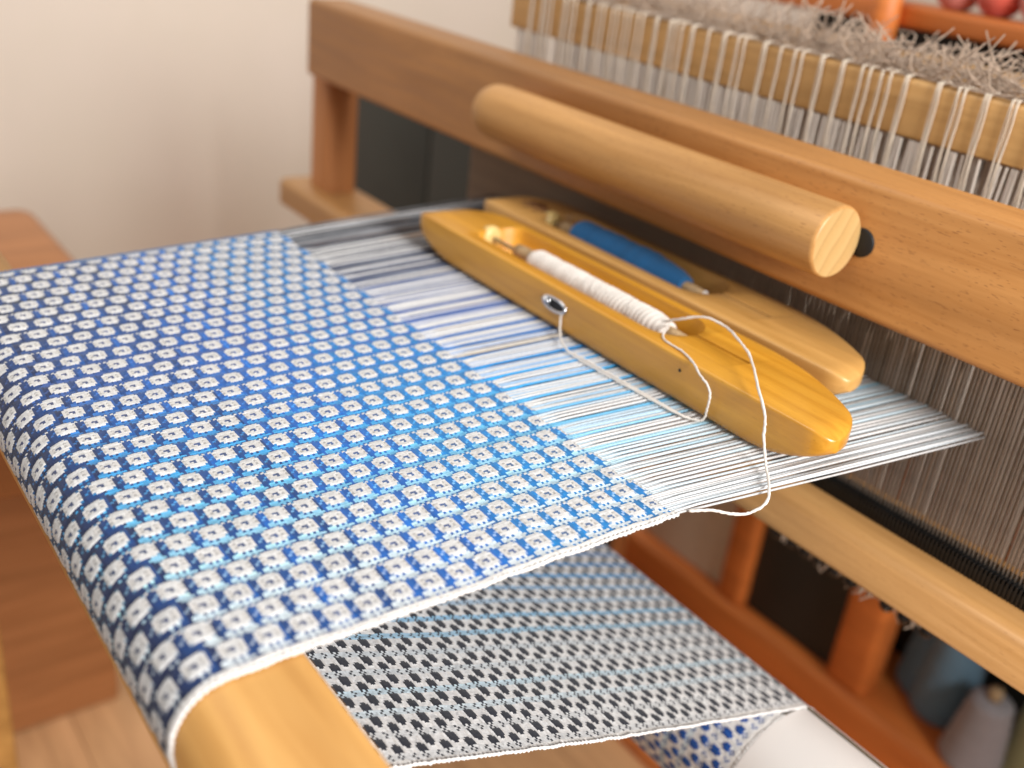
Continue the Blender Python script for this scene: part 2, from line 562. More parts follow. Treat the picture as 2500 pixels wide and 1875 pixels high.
# ------------------------------------------------------------------ reed
rd = thing("reed", "steel weaving reed of fine upright wires above a black baulk", "reed", (-1.7, 2.165, -0.333))
m = MB()
m.box((-3.05, 2.142, -0.338), (0.25, 2.186, -0.302))
x = -3.05
while x < 0.25:
    m.box((x, 2.138, -0.333), (x + 0.0055, 2.19, -0.288))
    x += 0.0107
m.build("baulk", MAT["black"], rd, smooth=False)
MB().box((-3.05, 2.145, 0.155), (0.25, 2.185, 0.178)).build("baulk", MAT["black"], rd, smooth=False)
wm = MB().box((-0.0013, 2.160, -0.30), (0.0013, 2.170, 0.16))
wme = wm.mesh("reed_wire")
first = finish("reed_wire", wme, MAT["steel"], rd, (0, 2.165, -0.07), smooth=False)
xs = [-0.55 - 0.0107 * i for i in range(232)]
for i, xx in enumerate(xs):
    if i == 0:
        o = first
    else:
        o = first.copy()
        COL.objects.link(o)
    o.location.x = (xx - ORG[rd.name].x + random.uniform(-0.0009, 0.0009)) * S
m = MB()
x = -0.55 + 0.0107
while x < 0.2:
    m.box((x - 0.0013, 2.160, -0.30), (x + 0.0013, 2.170, 0.16))
    x += 0.0107
tag(m.build("wire_rest", MAT["steel"], rd, smooth=False), kind="stuff")

# ------------------------------------------------------------------ woven cloth
NE = 290
PX, PY = 0.00585, 0.00545
NEAR = -1.037
# web path in y-z: fell -> breast beam -> round it -> down to the roller -> round the roller
path = []
y = 1.275
while y > 0.425:
    path.append((y, -0.003 * (1.275 - y)))
    y -= 0.01
cy, cz, cr = 0.424, -0.094, 0.091
for i in range(17):
    a = math.radians(90 + 90 * i / 16)
    path.append((cy + cr * math.cos(a), cz + cr * math.sin(a)))
for i in range(1, 13):
    q = i / 12
    p0, p1, p2 = Vector((0.333, -0.094)), Vector((0.331, -0.178)), Vector((0.42, -0.2115))
    c = p0 * (1 - q) ** 2 + p1 * 2 * q * (1 - q) + p2 * q * q
    path.append((c.x, c.y))
iflip = len(path) - 7
rc = Vector((1.84, -0.945))
for i in range(1, 41):
    q = i / 40
    yy = 0.42 + (1.909 - 0.42) * q
    path.append((yy, -0.2115 + (-0.768 + 0.2115) * q - 0.012 * math.sin(math.pi * q)))
iroll = len(path)
a0 = math.atan2(-0.768 - rc.y, 1.909 - rc.x)
for i in range(1, 61):
    a = a0 - math.radians(338) * i / 60
    r = 0.1895 - 0.006 * min(1, i / 12)
    path.append((rc.x + r * math.cos(a), rc.y + r * math.sin(a)))
pa = np.array(path)
seg = np.r_[0, np.cumsum(np.hypot(*np.diff(pa, axis=0).T))]
LEN = seg[-1]
s_flip, s_roll = seg[iflip], seg[iroll]
NP = int(LEN / PY)
print("picks", NP, "length", LEN)
ss = np.linspace(0, NP * PY, 2 * NP + 1)
gy = np.interp(ss, seg, pa[:, 0])
gz = np.interp(ss, seg, pa[:, 1])
ty = np.gradient(gy, ss)
tz = np.gradient(gz, ss)
k7 = np.ones(7) / 7
ty = np.convolve(np.pad(ty, 3, "edge"), k7, "valid")
tz = np.convolve(np.pad(tz, 3, "edge"), k7, "valid")
ln = np.hypot(ty, tz)
# upper-side normal on top: web runs towards -y there
ny, nz = tz / ln, -ty / ln
sgn = np.where(ss < s_flip, 1.0, -1.0)

e = np.arange(NE)
p = np.arange(NP)
row = (e - 2) // 10
ii = (e - 2) % 10
jj = (p[None, :] + 5 * (row[:, None] % 2) + 4) % 10      # [e,p]
I = np.broadcast_to(ii[:, None], jj.shape)
sp = (p + 0.5) * PY
TOP = np.broadcast_to((sp < s_flip)[None, :], jj.shape)
# weave draft: True = warp yarn on top
warp_up = np.ones(jj.shape, bool)
chk = (I + p[None, :]) % 2 == 0
gap = I < 3
bar = (jj < 3) & ~gap
warp_up[bar] = False
tie = bar & (((I == 5) & (jj == 1)) | ((I == 6) & (jj == 0)))
warp_up[tie] = True
dots = gap & ((jj < 4) | ((jj >= 5) & (jj < 9)))
warp_up[dots] = chk[dots]
warp_up[gap & (jj < 3)] = False
warp_up[gap & (I == 1) & (jj != 1)] = True
warp_up[gap & (I == 2) & (jj == 0)] = True
dend = ~gap & (I == 9) & (jj < 3)
warp_up[dend] = chk[dend] & (jj[dend] != 1)
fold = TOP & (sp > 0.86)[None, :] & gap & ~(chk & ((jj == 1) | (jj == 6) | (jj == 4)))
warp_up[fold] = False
sq = ~gap & ~bar
ladder = sq & (I >= 5) & (I <= 7) & ((jj == 3) | (jj == 4) | (jj == 8) | (jj == 9))
warp_up[ladder] = False
hole = sq & (((I == 5) & (jj == 6)) | ((I == 6) & ((jj == 6) | (jj == 7))))
corner = sq & ((((jj == 3) | (jj == 9)) & ((I == 3) | (I == 9))))
# lower side: long floats cross at the gap rows
lo_bar = (((I >= 5) & (jj < 4)) | ((I >= 3) & (I <= 6) & (jj >= 5) & (jj < 9))) & ~gap
lo_bar &= ~((I == 5) & ((jj == 0) | (jj == 3))) & ~((I == 6) & ((jj == 5) | (jj == 8)))
lo_dot = gap & (((jj == 1) | (jj == 2)) | ((jj >= 5) & (jj < 8))) & chk
lo_lad = ~gap & ~lo_bar & (((I >= 6) & ((jj == 3) | (jj == 4) | (jj == 8))) | ((I <= 5) & ((jj == 8) | (jj == 9) | (jj == 3))))
wl2 = ~(lo_bar | lo_dot | lo_lad)
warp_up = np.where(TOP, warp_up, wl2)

# dyes
xe = NEAR - PX * (e + 0.5)


def lerp_stops(x, stops):
    xs_ = [s_[0] for s_ in stops]
    return np.stack([np.interp(x, xs_, [s_[1][k] for s_ in stops]) for k in range(3)], -1)


gap_dye = lerp_stops(xe, [(-2.72, (0.03, 0.033, 0.045)), (-2.45, (0.028, 0.036, 0.07)), (-2.2, (0.035, 0.08, 0.24)), (-2.02, (0.05, 0.12, 0.40)), (-1.85, (0.04, 0.20, 0.58)),
                          (-1.6, (0.05, 0.36, 0.74)), (-1.42, (0.17, 0.52, 0.80)), (-1.28, (0.40, 0.66, 0.82)), (-1.17, (0.62, 0.74, 0.81)), (-1.03, (0.72, 0.77, 0.81))])
gap_dye *= (1 + 0.12 * rng.standard_normal(NE))[:, None]
white = np.array([0.70, 0.69, 0.685])
warp_dye = np.repeat(white[None], NE, 0) * (1 + 0.06 * rng.standard_normal(NE))[:, None]
gmask = ii < 3
warp_dye[gmask] = gap_dye[gmask]
# the middle ends of each block carry part of the dye; they show as the eye of every block and between reed and fell
mid = (ii == 5) | (ii == 6)
mid_dye = warp_dye * 0.45 + gap_dye * 0.55
# weft dye, space-dyed along the web
sw = sp
navy, cob, blue, cyan = np.array([0.008, 0.018, 0.075]), np.array([0.008, 0.070, 0.27]), np.array([0.010, 0.125, 0.48]), np.array([0.008, 0.20, 0.50])
wn = np.interp(sw, np.linspace(0, LEN, 60), rng.uniform(-1, 1, 60)) * 0.5
bn = rng.uniform(-1, 1, NP // 5 + 2)[(p + 2) // 5]
tt = np.clip(sw / 0.98 + 0.24 * wn + 0.09 * bn, 0, 1)
weft_dye = lerp_stops(tt, [(0.0, tuple(cyan)), (0.28, tuple(cyan * 0.5 + blue * 0.5)), (0.45, tuple(blue)), (0.62, tuple(cob)), (0.72, tuple(cob * 0.6 + navy * 0.4)), (0.88, tuple(navy)), (1.0, tuple(navy * 0.9))])
low = sw >= s_flip
weft_dye[low] = np.array([0.012, 0.014, 0.026])
onroll = sw > s_roll + 0.25
weft_dye[onroll] = np.array([0.012, 0.07, 0.30])
weft_dye *= (1 + 0.10 * rng.standard_normal(NP))[:, None]
wft_white = np.array([0.70, 0.675, 0.655])

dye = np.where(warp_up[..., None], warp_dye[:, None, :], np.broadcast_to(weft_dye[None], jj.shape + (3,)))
lowgap = gap & ~TOP & warp_up
pale = np.where((np.arange(NE) - 2) // 10 % 4 < 2, 0.85, 0.35)[:, None, None] * np.clip((xe + 1.75) / 0.35, 0.1, 1.0)[:, None, None]
dye = np.where(lowgap[..., None], dye * (1 - pale) + white * pale, dye)
lad = np.where(TOP, ladder, lo_lad)
float_shade = np.where(~TOP, 1.12, np.where((p[None, :] % 2 == 0) & (I % 2 == 1), 0.66, 1.0))[..., None]  # upper side: shade between the ladder floats is darkened into the dye
dye = np.where(lad[..., None], wft_white * 0.9 * float_shade, dye)
dye = np.where((hole & TOP)[..., None], mid_dye[:, None, :] * 0.10 + weft_dye[None] * 0.35 + np.array([0.03, 0.03, 0.07]), dye)
dye = np.where((tie & TOP & warp_up)[..., None], gap_dye[:, None, :] * 0.5 + weft_dye[None] * 0.9, dye)
# a lower cloth with pale gap rows except far from the near selvedge
dye = np.where((corner & TOP)[..., None], gap_dye[:, None, :] * 0.4 + weft_dye[None] * 0.6, dye)
dye = np.where((~TOP & warp_up & ~gap)[..., None], dye * 1.1, dye)
dye[e < 2] = np.array([0.80, 0.77, 0.74])
dye[e >= NE - 2] = np.array([0.12, 0.15, 0.22])
dye *= (1 + 0.05 * rng.standard_normal(jj.shape))[..., None]
dye = np.clip(dye, 0.003, 0.86)

# relief: yarns rise over one another, floats stay proud, blocks are puffed
H = np.zeros((2 * NE + 1, 2 * NP + 1))
H[1::2, 1::2] = 1.0
a, b = warp_up[:, :-1], warp_up[:, 1:]
hy = np.where(a & b, 0.95, np.where(~a & ~b, -0.15, 0.15))
H[1::2, 2:-1:2] = hy
a, b = warp_up[:-1], warp_up[1:]
hx = np.where(~a & ~b, 0.95, np.where(a & b, -0.15, 0.15))
H[2:-1:2, 1::2] = hx
H[2:-1:2, 2:-1:2] = -0.45
puff = np.where(TOP, np.where(sq, 1.0, np.where(bar, 0.35, -0.2)), np.where(lo_bar, 0.7, 0.0))
pf = np.zeros_like(H)
pf[1::2, 1::2] = puff
pf[2:-1:2, :] = (pf[1:-2:2, :] + pf[3::2, :]) / 2
pf[:, 2:-1:2] = (pf[:, 1:-2:2] + pf[:, 3::2]) / 2
for _ in range(2):
    pf[1:-1] = (pf[:-2] + 2 * pf[1:-1] + pf[2:]) / 4
    pf[:, 1:-1] = (pf[:, :-2] + 2 * pf[:, 1:-1] + pf[:, 2:]) / 4
H = H * np.where(np.arange(2 * NP + 1) * PY / 2 < s_flip, 0.0017, 0.0012)[None, :] + pf * 0.0020 + rng.standard_normal(H.shape) * 0.00022

ge = np.arange(2 * NE + 1) / (2 * NE)
nearx = NEAR + 0.0018 * np.interp(ss, np.linspace(0, LEN, 160), rng.uniform(-1, 1, 160))
farx = -2.735 + 0.085 * np.clip((1.275 - gy) / 0.75, 0, 1.2)
X = nearx[None, :] * (1 - ge[:, None]) + farx[None, :] * ge[:, None]
X = X + rng.standard_normal(X.shape) * 0.0003
# slight ripple of the web
rip = 0.004 * np.sin(X * 3.1 + 0.7) * np.clip((ss[None, :] - s_flip) * 2, 0, 1) * np.clip((s_roll - ss[None, :]) * 3, 0, 1)
off = H * sgn[None, :]
# fell: each end finishes its last float at a slightly different pick
Y = gy[None, :] + ny[None, :] * off
Z = gz[None, :] + nz[None, :] * (off) + rip
fell_pick = np.where(((np.arange(NE) - 2) // 10) % 2 == 0, 0.0, 0.012) + np.where(ii < 3, 0.006, 0.0)
fx = np.interp(np.arange(2 * NE + 1), np.arange(NE) * 2 + 1, fell_pick)
sl = 0.0035 * np.sin(2.3 * X + 5.1 * ss[None, :]) + 0.0022 * np.sin(6.1 * X - 9.0 * ss[None, :]) + 0.0015 * np.sin(17.0 * X + 23.0 * ss[None, :])
sl *= np.clip(ss[None, :] * 8, 0, 1)
Y += (ty / ln)[None, :] * sl
Z += (tz / ln)[None, :] * sl
X += 0.0016 * np.sin(11.0 * ss[None, :] + 4 * X) + 0.0011 * np.sin(29.0 * ss[None, :] - 13 * X)
Y += (fx[:, None] - 0.004) * np.exp(-ss[None, :] / 0.02)
co = np.stack([X, Y, Z], -1).reshape(-1, 3)
nv, nu = 2 * NE + 1, 2 * NP + 1
idx = np.arange(nv * nu).reshape(nv, nu)
quads = np.stack([idx[:-1, :-1], idx[:-1, 1:], idx[1:, 1:], idx[1:, :-1]], -1).reshape(-1, 4)
me = bpy.data.meshes.new("web")
me.vertices.add(len(co))
me.vertices.foreach_set("co", co.astype(np.float32).ravel())
me.loops.add(quads.size)
me.loops.foreach_set("vertex_index", quads.astype(np.int32).ravel())
me.polygons.add(len(quads))
me.polygons.foreach_set("loop_start", (np.arange(len(quads)) * 4).astype(np.int32))
me.update(calc_edges=True)
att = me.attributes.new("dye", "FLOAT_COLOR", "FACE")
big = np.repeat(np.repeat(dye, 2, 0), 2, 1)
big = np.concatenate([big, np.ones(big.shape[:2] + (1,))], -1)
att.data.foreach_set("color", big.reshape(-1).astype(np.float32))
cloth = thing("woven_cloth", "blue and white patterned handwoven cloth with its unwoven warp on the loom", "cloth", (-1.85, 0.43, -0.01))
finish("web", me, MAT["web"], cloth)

# selvedge cords
for side, xs_, mt in (("near", nearx, "selvedge"), ("far", farx, "yarn_blue")):
    pts = [(xs_[i] + (0.003 if side == "near" else -0.003) + random.uniform(-0.0012, 0.0012), gy[i], gz[i]) for i in range(0, len(ss))]
    MB().tube(pts, [(0.0034 if side == "near" else 0.0028) + 0.0009 * math.cos(k_ * 1.571) + random.uniform(-0.0007, 0.0007) for k_ in range(len(pts))], 7).build("selvedge", MAT[mt], cloth)

# warp ends from the fell through the reed and heddles
tint = warp_dye.copy()
half = rng.random(NE)
for k in range(NE):
    if not gmask[k]:
        if ii[k] in (4, 5, 6) and half[k] < 0.8:
            tint[k] = warp_dye[k] * 0.45 + gap_dye[k] * 0.55
        elif half[k] < 0.25:
            tint[k] = warp_dye[k] * 0.6 + gap_dye[k] * 0.4
    if xe[k] < -2.25 and half[k] < 0.55:
        tint[k] = warp_dye[k] * 0.12 + gap_dye[k] * 0.6
    if rng.random() < 0.02 and k < 200:
        tint[k] = warp_dye[k] * np.array([0.9, 0.8, 0.66])
tint = np.clip(tint * 0.92, 0.01, 0.80)
for k in range(NE):
    q = k / (NE - 1)
    x0 = NEAR - 0.002 - PX * (k + 0.5) * 1.0 if k < NE - 1 else -2.735
    x0 = (NEAR - 0.003) * (1 - q) + (-2.732) * q
    x1 = -0.938 * (1 - q) + (-2.86) * q
    zt = random.uniform(-0.004, 0.003) + (0.004 if k % 2 else -0.003)
    sh = 0.05 if k % 4 in (0, 3) else -0.03
    fy = 1.27 + fell_pick[k]
    pts = [(x0, fy - 0.006, -0.001), (x0 + (x1 - x0) * 0.06, fy + 0.05, zt * 0.4), (x0 + (x1 - x0) * 0.5, 1.72, zt), (x1, 2.165, zt * 0.8), (x1 - (x1 + 1.85) * 0.02, 2.195, -0.02 + sh * 0.1)]
    o = MB().tube(pts, 0.0030 + random.uniform(-0.0004, 0.0002), 5, False).build("warp_thread", MAT["warp"], cloth)
    o.color = (tint[k][0], tint[k][1], tint[k][2], 1)

# ------------------------------------------------------------------ cloth roller
rl = thing("cloth_roller", "white paper wrapped roller under the loom winding up the finished cloth", "roller", (-1.7, 1.84, -0.945))
m = MB()
lathe_x(m, [(-3.3, 0.16), (0.3, 0.16)], 1.84, -0.945, 32)
o = m.build("core", MAT["breast"], rl)
sharp_caps(o.data)
m = MB()
n = 64
sec = []
for i in range(n + 1):
    a = math.radians(62) - 2 * math.pi * i / n
    r = 0.1865 + 0.0045 * (1 - i / n)
    sec.append((1.84 + r * math.cos(a), -0.945 + r * math.sin(a)))
x0, x1 = -1.030, -0.05
inn = [(1.84 + (yy - 1.84) * 0.985, -0.945 + (zz + 0.945) * 0.985) for yy, zz in sec]
for ring, xa, xb in ((sec, x0, x1), (inn, x1, x0)):
    m.add([(xa, yy, zz) for yy, zz in ring] + [(xb, yy, zz) for yy, zz in ring], [(i, i + n + 1, i + n + 2, i + 1) for i in range(n)])
for xa in (x0, x1):
    m.add([(xa, yy, zz) for yy, zz in sec] + [(xa, yy, zz) for yy, zz in inn], [(i, i + n + 1, i + n + 2, i + 1) for i in range(n)])
m.build("paper_sheet", MAT["paper"], rl)
MB().tube([(x0, sec[0][0], sec[0][1] + 0.0015), (x1, sec[0][0], sec[0][1] + 0.0015)], 0.0022, 6).build("paper_edge", MAT["quill"], rl)

# ------------------------------------------------------------------ shuttles


def shuttle_body(LL, LR, cx0, cx1):
    """Boat shuttle in its own frame: x -0.76..0.76, front side y=0, back y=0.24, bottom z=0, top z=0.107."""
    W, HT = 0.24, 0.107
    ns = 48
    rings = []
    for i in range(ns + 1):
        u = -1 + 2 * i / ns
        u = math.sin(u * math.pi / 2)
        x = LL * u if u < 0 else LR * u
        d = (LL if u < 0 else LR) - abs(x)
        k = min(1.0, d / (0.36 if x > 0 else 0.17))
        nose = math.sqrt(max(0.0, 1 - (1 - min(1.0, d / 0.06)) ** 2))
        back = 0.036 + (W - 0.036) * (0.64 * (1 - (1 - k) ** 2) + 0.36 * nose)
        bot = 0.064 * (1 - min(1.0, d / 0.20)) ** 2
        front = 0.034 * (1 - math.sqrt(max(0.0, 1 - (1 - min(1.0, d / 0.055)) ** 2)))
        top = HT - 0.014 * (1 - min(1, d / 0.05)) ** 2
        back = max(back, front + 0.010)
        rr = min(0.010, (top - bot) * 0.3, (back - front) * 0.3)
        sec = round_rect(front, back, bot, top, (rr * 1.6, rr * 1.6, rr, rr * 0.7), 3)
        rings.append([(x, a, b) for a, b in sec])
    n = len(rings[0])
    m = MB()
    m.add([v for r in rings for v in r],
          [(i * n + j, i * n + (j + 1) % n, (i + 1) * n + (j + 1) % n, (i + 1) * n + j) for i in range(ns) for j in range(n)]
          + [tuple(reversed(range(n))), tuple(ns * n + j for j in range(n))])
    # cutter: stadium cavity + spring slot
    c = MB()
    st = []
    c0, c1 = 0.042, 0.207
    r = (c1 - c0) / 2
    for i in range(17):
        a = math.radians(-90 + 180 * i / 16)
        st.append((cx1 - r + r * math.cos(a), (c0 + c1) / 2 + r * math.sin(a)))
    for i in range(9):
        a = math.radians(90 + 180 * i / 8)
        st.append((cx0 + r * 0.5 + r * 0.5 * math.cos(a), (c0 + c1) / 2 + r * math.sin(a)))
    k = len(st)
    c.add([(a, b, 0.016) for a, b in st] + [(a, b, 0.2) for a, b in st],
          [(i, (i + 1) % k, (i + 1) % k + k, i + k) for i in range(k)] + [tuple(reversed(range(k))), tuple(range(k, 2 * k))])
    c2 = MB().box((cx1 - 0.03, 0.119, 0.06), (cx1 + 0.167, 0.130, 0.2))
    obs = []
    for nm, q in (("tmp_a", m), ("tmp_b", c), ("tmp_c", c2)):
        me = q.mesh(nm)
        bm = bmesh.new()
        bm.from_mesh(me)
        bmesh.ops.recalc_face_normals(bm, faces=bm.faces)
        bm.to_mesh(me)
        bm.free()
        o = bpy.data.objects.new(nm, me)
        COL.objects.link(o)
        obs.append(o)
    for cut in obs[1:]:
        md = obs[0].modifiers.new("cut", "BOOLEAN")
        md.operation = "DIFFERENCE"
        md.solver = "EXACT"
        md.object = cut
    bv = obs[0].modifiers.new("soft", "BEVEL")
    bv.width = 0.0035
    bv.segments = 2
    bv.limit_method = "ANGLE"
    bv.angle_limit = math.radians(50)
    dg = bpy.context.evaluated_depsgraph_get()
    me = bpy.data.meshes.new_from_object(obs[0].evaluated_get(dg))
    for o in obs:
        bpy.data.objects.remove(o)
    return me


SB_FRONT = shuttle_body(0.768, 0.743, -0.54, 0.265)
SB_REAR = shuttle_body(0.675, 0.728, -0.45, 0.245)


def place(me, loc, rz):
    me2 = me.copy()
    me2.transform(Matrix.Translation(loc) @ Matrix.Rotation(rz, 4, "Z"))
    return me2


def shade_auto(o, ang=35):
    me = o.data
    bm = bmesh.new()
    bm.from_mesh(me)
    for ed in bm.edges:
        if len(ed.link_faces) == 2 and ed.calc_face_angle(0) > math.radians(ang):
            ed.smooth = False
    bm.to_mesh(me)
    bm.free()


def make_shuttle(loc, rz, mat, label, stamp=False):
    SB, bx = (SB_REAR, 0.09) if stamp else (SB_FRONT, 0.0)
    T = Matrix.Translation(loc) @ Matrix.Rotation(rz, 4, "Z")
    t = thing("boat_shuttle", label, "shuttle", loc, "boat shuttles lying on the warp")
    o = finish("body", place(SB, loc, rz), mat, t)
    shade_auto(o)

    def put(m, name, mt):
        m.v = [tuple(T @ Vector(v)) for v in m.v]
        return m.build(name, mt, t)
    m = MB()
    lathe_x(m, [(-0.53 + bx, 0.007), (0.24, 0.006)], 0.122, 0.080, 10)
    put(m, "spindle", MAT["spindle"])
    m = MB()
    lathe_x(m, [(-0.575 + bx, 0.012), (-0.57 + bx, 0.026), (-0.545 + bx, 0.034), (-0.535 + bx, 0.030), (-0.533 + bx, 0.012)], 0.118, 0.082, 20)
    put(m, "bead", MAT["bead"])
    # yarn eye in the front side: oval metal ring
    m = MB()
    ring = [(-0.095 + 0.045 * math.cos(a), -0.003, 0.064 + 0.016 * math.sin(a)) for a in np.linspace(0, 2 * math.pi, 33)]
    m.tube(ring, 0.0048, 8, False)
    m.tube([(-0.140, -0.002, 0.066), (-0.126, -0.006, 0.066), (-0.112, -0.002, 0.064)], [0.008, 0.010, 0.005], 8)
    put(m, "eyelet", MAT["chrome"])
    m = MB()
    k = 24
    m.add([(-0.095, -0.0015, 0.064)] + [(-0.095 + 0.043 * math.cos(2 * math.pi * i / k), -0.0012, 0.064 + 0.014 * math.sin(2 * math.pi * i / k)) for i in range(k)],
          [(0, 1 + (i + 1) % k, 1 + i) for i in range(k)])
    put(m, "eyelet_hole", MAT["blackhole"])
    for hx, hz, hr in ((0.346, 0.076, 0.0042), (0.44, 0.012, 0.0034)):
        m = MB()
        m.add([(hx + hr * math.cos(2 * math.pi * i / 12), -0.0008, hz + hr * math.sin(2 * math.pi * i / 12)) for i in range(12)], [tuple(range(12))])
        put(m, "peg_hole", MAT["blackhole"])
    if stamp:
        m = MB()
        for q in range(7):
            xx = -0.585 + q * 0.016
            m.tube([(xx, 0.10 + 0.02 * math.sin(q * 2.1), 0.1072), (xx + 0.014, 0.125 + 0.015 * math.cos(q * 1.7), 0.1075), (xx + 0.02, 0.145 + 0.012 * math.sin(q), 0.1072)], 0.0042, 5)
        put(m, "burnt_mark", MAT["stamp"])
    return t, T


def make_bobbin(T, x0, x1, rad, mat, label, loc, taper):
    t = thing("bobbin", label, "bobbin", loc, "yarn bobbins inside the shuttles")
    yc, zc = 0.122, 0.082
    m = MB()
    lathe_x(m, [(x0 - 0.075, 0.019), (x0 - 0.05, 0.021), (x1 + 0.005, 0.0155), (x1 + 0.065, 0.0125), (x1 + 0.065, 0.0095), (x1 + 0.03, 0.0085)], yc, zc, 20)
    m.v = [tuple(T @ Vector(v)) for v in m.v]
    m.build("quill", MAT["quill"], t)
    m = MB()
    m.tube([(x1 + 0.066, yc + 0.011 * math.cos(a) * (1 - a / 40), zc + 0.011 * math.sin(a) * (1 - a / 40)) for a in np.linspace(0.3, 9.5, 40)], 0.0028, 5)
    m.v = [tuple(T @ Vector(v)) for v in m.v]
    m.build("quill_rim", MAT["paper"], t)
    m = MB()
    turns = 36
    prof = []
    for i in range(turns * 4 + 1):
        q = i / (turns * 4)
        x = x0 + (x1 - x0) * q
        env = min(1, q / 0.05) ** 0.5 * min(1, (1 - q) / taper) ** 0.6
        lump = 1 + 0.05 * math.sin(q * 21 + 1) + 0.04 * math.sin(q * 57)
        r = 0.018 + (rad - 0.018) * env * lump + (0.0028 if taper < 0.2 else 0.0042) * abs(math.sin(math.pi * turns * q))
        prof.append((x, r))
    lathe_x(m, prof, yc, zc, 28)
    for i in range(len(m.v)):      # turns run slightly askew, as wound by hand
        x, yy, zz = m.v[i]
        m.v[i] = (x + 0.25 * (yy - yc) + 0.0012 * math.sin(60 * x + 40 * zz), yy, zz)
    # a few crossing strands
    for q in range(14 if taper < 0.2 else 0):
        xa = x0 + (x1 - x0) * (0.08 + 0.8 * random.random())
        dx = random.uniform(0.03, 0.07) * random.choice((-1, 1))
        m.tube([(xa + dx * k / 12, yc + (rad + 0.0006) * math.cos(k * math.pi / 12), zc + (rad + 0.0006) * math.sin(k * math.pi / 12)) for k in range(13)], 0.0022, 5)
    m.v = [tuple(T @ Vector(v)) for v in m.v]
    m.build("yarn", mat, t)


t1, T1 = make_shuttle((-1.712, 1.590, 0.010), 0.0, MAT["shuttle_a"], "yellow varnished boat shuttle nearest the cloth holding the white bobbin")
make_bobbin(T1, -0.345, 0.185, 0.031, MAT["yarn_white"], "white yarn bobbin lying in the yellow shuttle", (-1.80, 1.712, 0.06), 0.12)
t2, T2 = make_shuttle((-1.865, 1.862, 0.010), 0.0, MAT["shuttle_b"], "paler boat shuttle close to the reed holding the blue bobbin", True)
make_bobbin(T2, -0.325, 0.127, 0.045, MAT["yarn_blue"], "blue yarn bobbin lying in the paler shuttle", (-1.95, 1.98, 0.06), 0.3)

# loose weft yarn
A = [(-1.535, 1.702, 0.118), (-1.493, 1.703, 0.140), (-1.437, 1.717, 0.165), (-1.376, 1.724, 0.165), (-1.305, 1.698, 0.16), (-1.251, 1.674, 0.15), (-1.153, 1.593, 0.135),
     (-1.10, 1.560, 0.108), (-1.088, 1.555, 0.068), (-1.06, 1.545, 0.02), (-1.012, 1.500, 0.014), (-0.985, 1.467, 0.0), (-0.993, 1.435, -0.02), (-1.001, 1.394, -0.015), (-1.012, 1.348, 0.0), (-1.03, 1.30, 0.003)]
B = [(-1.52, 1.70, 0.113), (-1.46, 1.622, 0.119), (-1.38, 1.606, 0.121), (-1.33, 1.588, 0.119), (-1.296, 1.572, 0.112), (-1.267, 1.570, 0.10), (-1.254, 1.570, 0.08), (-1.254, 1.570, 0.049), (-1.26, 1.572, 0.02), (-1.275, 1.564, 0.013),
     (-1.318, 1.549, 0.012), (-1.429, 1.542, 0.011), (-1.533, 1.534, 0.011), (-1.632, 1.529, 0.012), (-1.69, 1.535, 0.016), (-1.745, 1.565, 0.020), (-1.769, 1.582, 0.040), (-1.775, 1.586, 0.060)]
m = MB()
for P, r in ((A, 0.0030), (B, 0.0025)):
    pp = smooth_path(P, 8)
    pp = [q + Vector((random.uniform(-1, 1), random.uniform(-1, 1), random.uniform(-1, 1))) * 0.0006 for q in pp]
    m.tube(pp, [r * random.uniform(0.85, 1.15) for _ in pp], 7)
w = m.build("weft_thread", MAT["yarn_white"], None, (-1.1, 1.55, 0.02))
w_main = w
tag(w, "loose white weft thread looping from the white bobbin down to the cloth edge", "thread")
m = MB()
pp = smooth_path([(-1.30, 1.556, 0.010), (-1.43, 1.552, 0.009), (-1.56, 1.545, 0.010), (-1.66, 1.54, 0.010)], 8)
m.tube(pp, 0.0028, 6)
w = m.build("weft_thread", MAT["yarn_white"], None, (-1.5, 1.55, 0.01))
tag(w, "short white weft thread lying across the warp along the yellow shuttle", "thread")

# ------------------------------------------------------------------ heddle shafts
shaft_lab = ["front heddle shaft bar with white cords looped over its face", "second heddle shaft bar half hidden by cord ends", "third heddle shaft bar under the tangle of cords", "rearmost heddle shaft bar nearest the orange beam"]
low_y = []
for k in range(4):
    y0 = 2.45 + 0.19 * k
    t = thing("heddle_shaft", shaft_lab[k], "shaft", (-1.7, y0, 0.525), "heddle shafts")
    prism("top_bar", round_rect(y0, y0 + 0.05, 0.525, 0.668, (0.006, 0.006, 0.014, 0.014), 3), -3.25, 0.3, MAT["bar"], t)
    prism("bottom_bar", round_rect(y0, y0 + 0.05, -0.72, -0.60, (0.012, 0.012, 0.012, 0.012), 3), -3.25, 0.3, MAT["reddish_wood"], t)
    for xx in (-3.22, 0.22):
        MB().tube([(xx, y0 + 0.025, -0.62), (xx, y0 + 0.025, 0.54)], 0.008, 8).build("side_rod", MAT["spindle"], t)

fixed = [-1.964, -1.913, -1.886, -1.821, -1.815, -1.75, -1.744, -1.685, -1.659, -1.623, -1.596, -1.551, -1.545, -1.458, -1.451, -1.40, -1.383, -1.328, -1.319, -1.259, -1.246, -1.18, -1.172]
pos = list(fixed)
x = -2.02
while x > -3.15:
    pos.append(x)
    if random.random() < 0.6:
        pos.append(x - random.choice((0.007, 0.008, 0.026)))
    x -= random.uniform(0.042, 0.085)
for x in (-1.10, -1.03, -1.02, -0.95):
    pos.append(x)


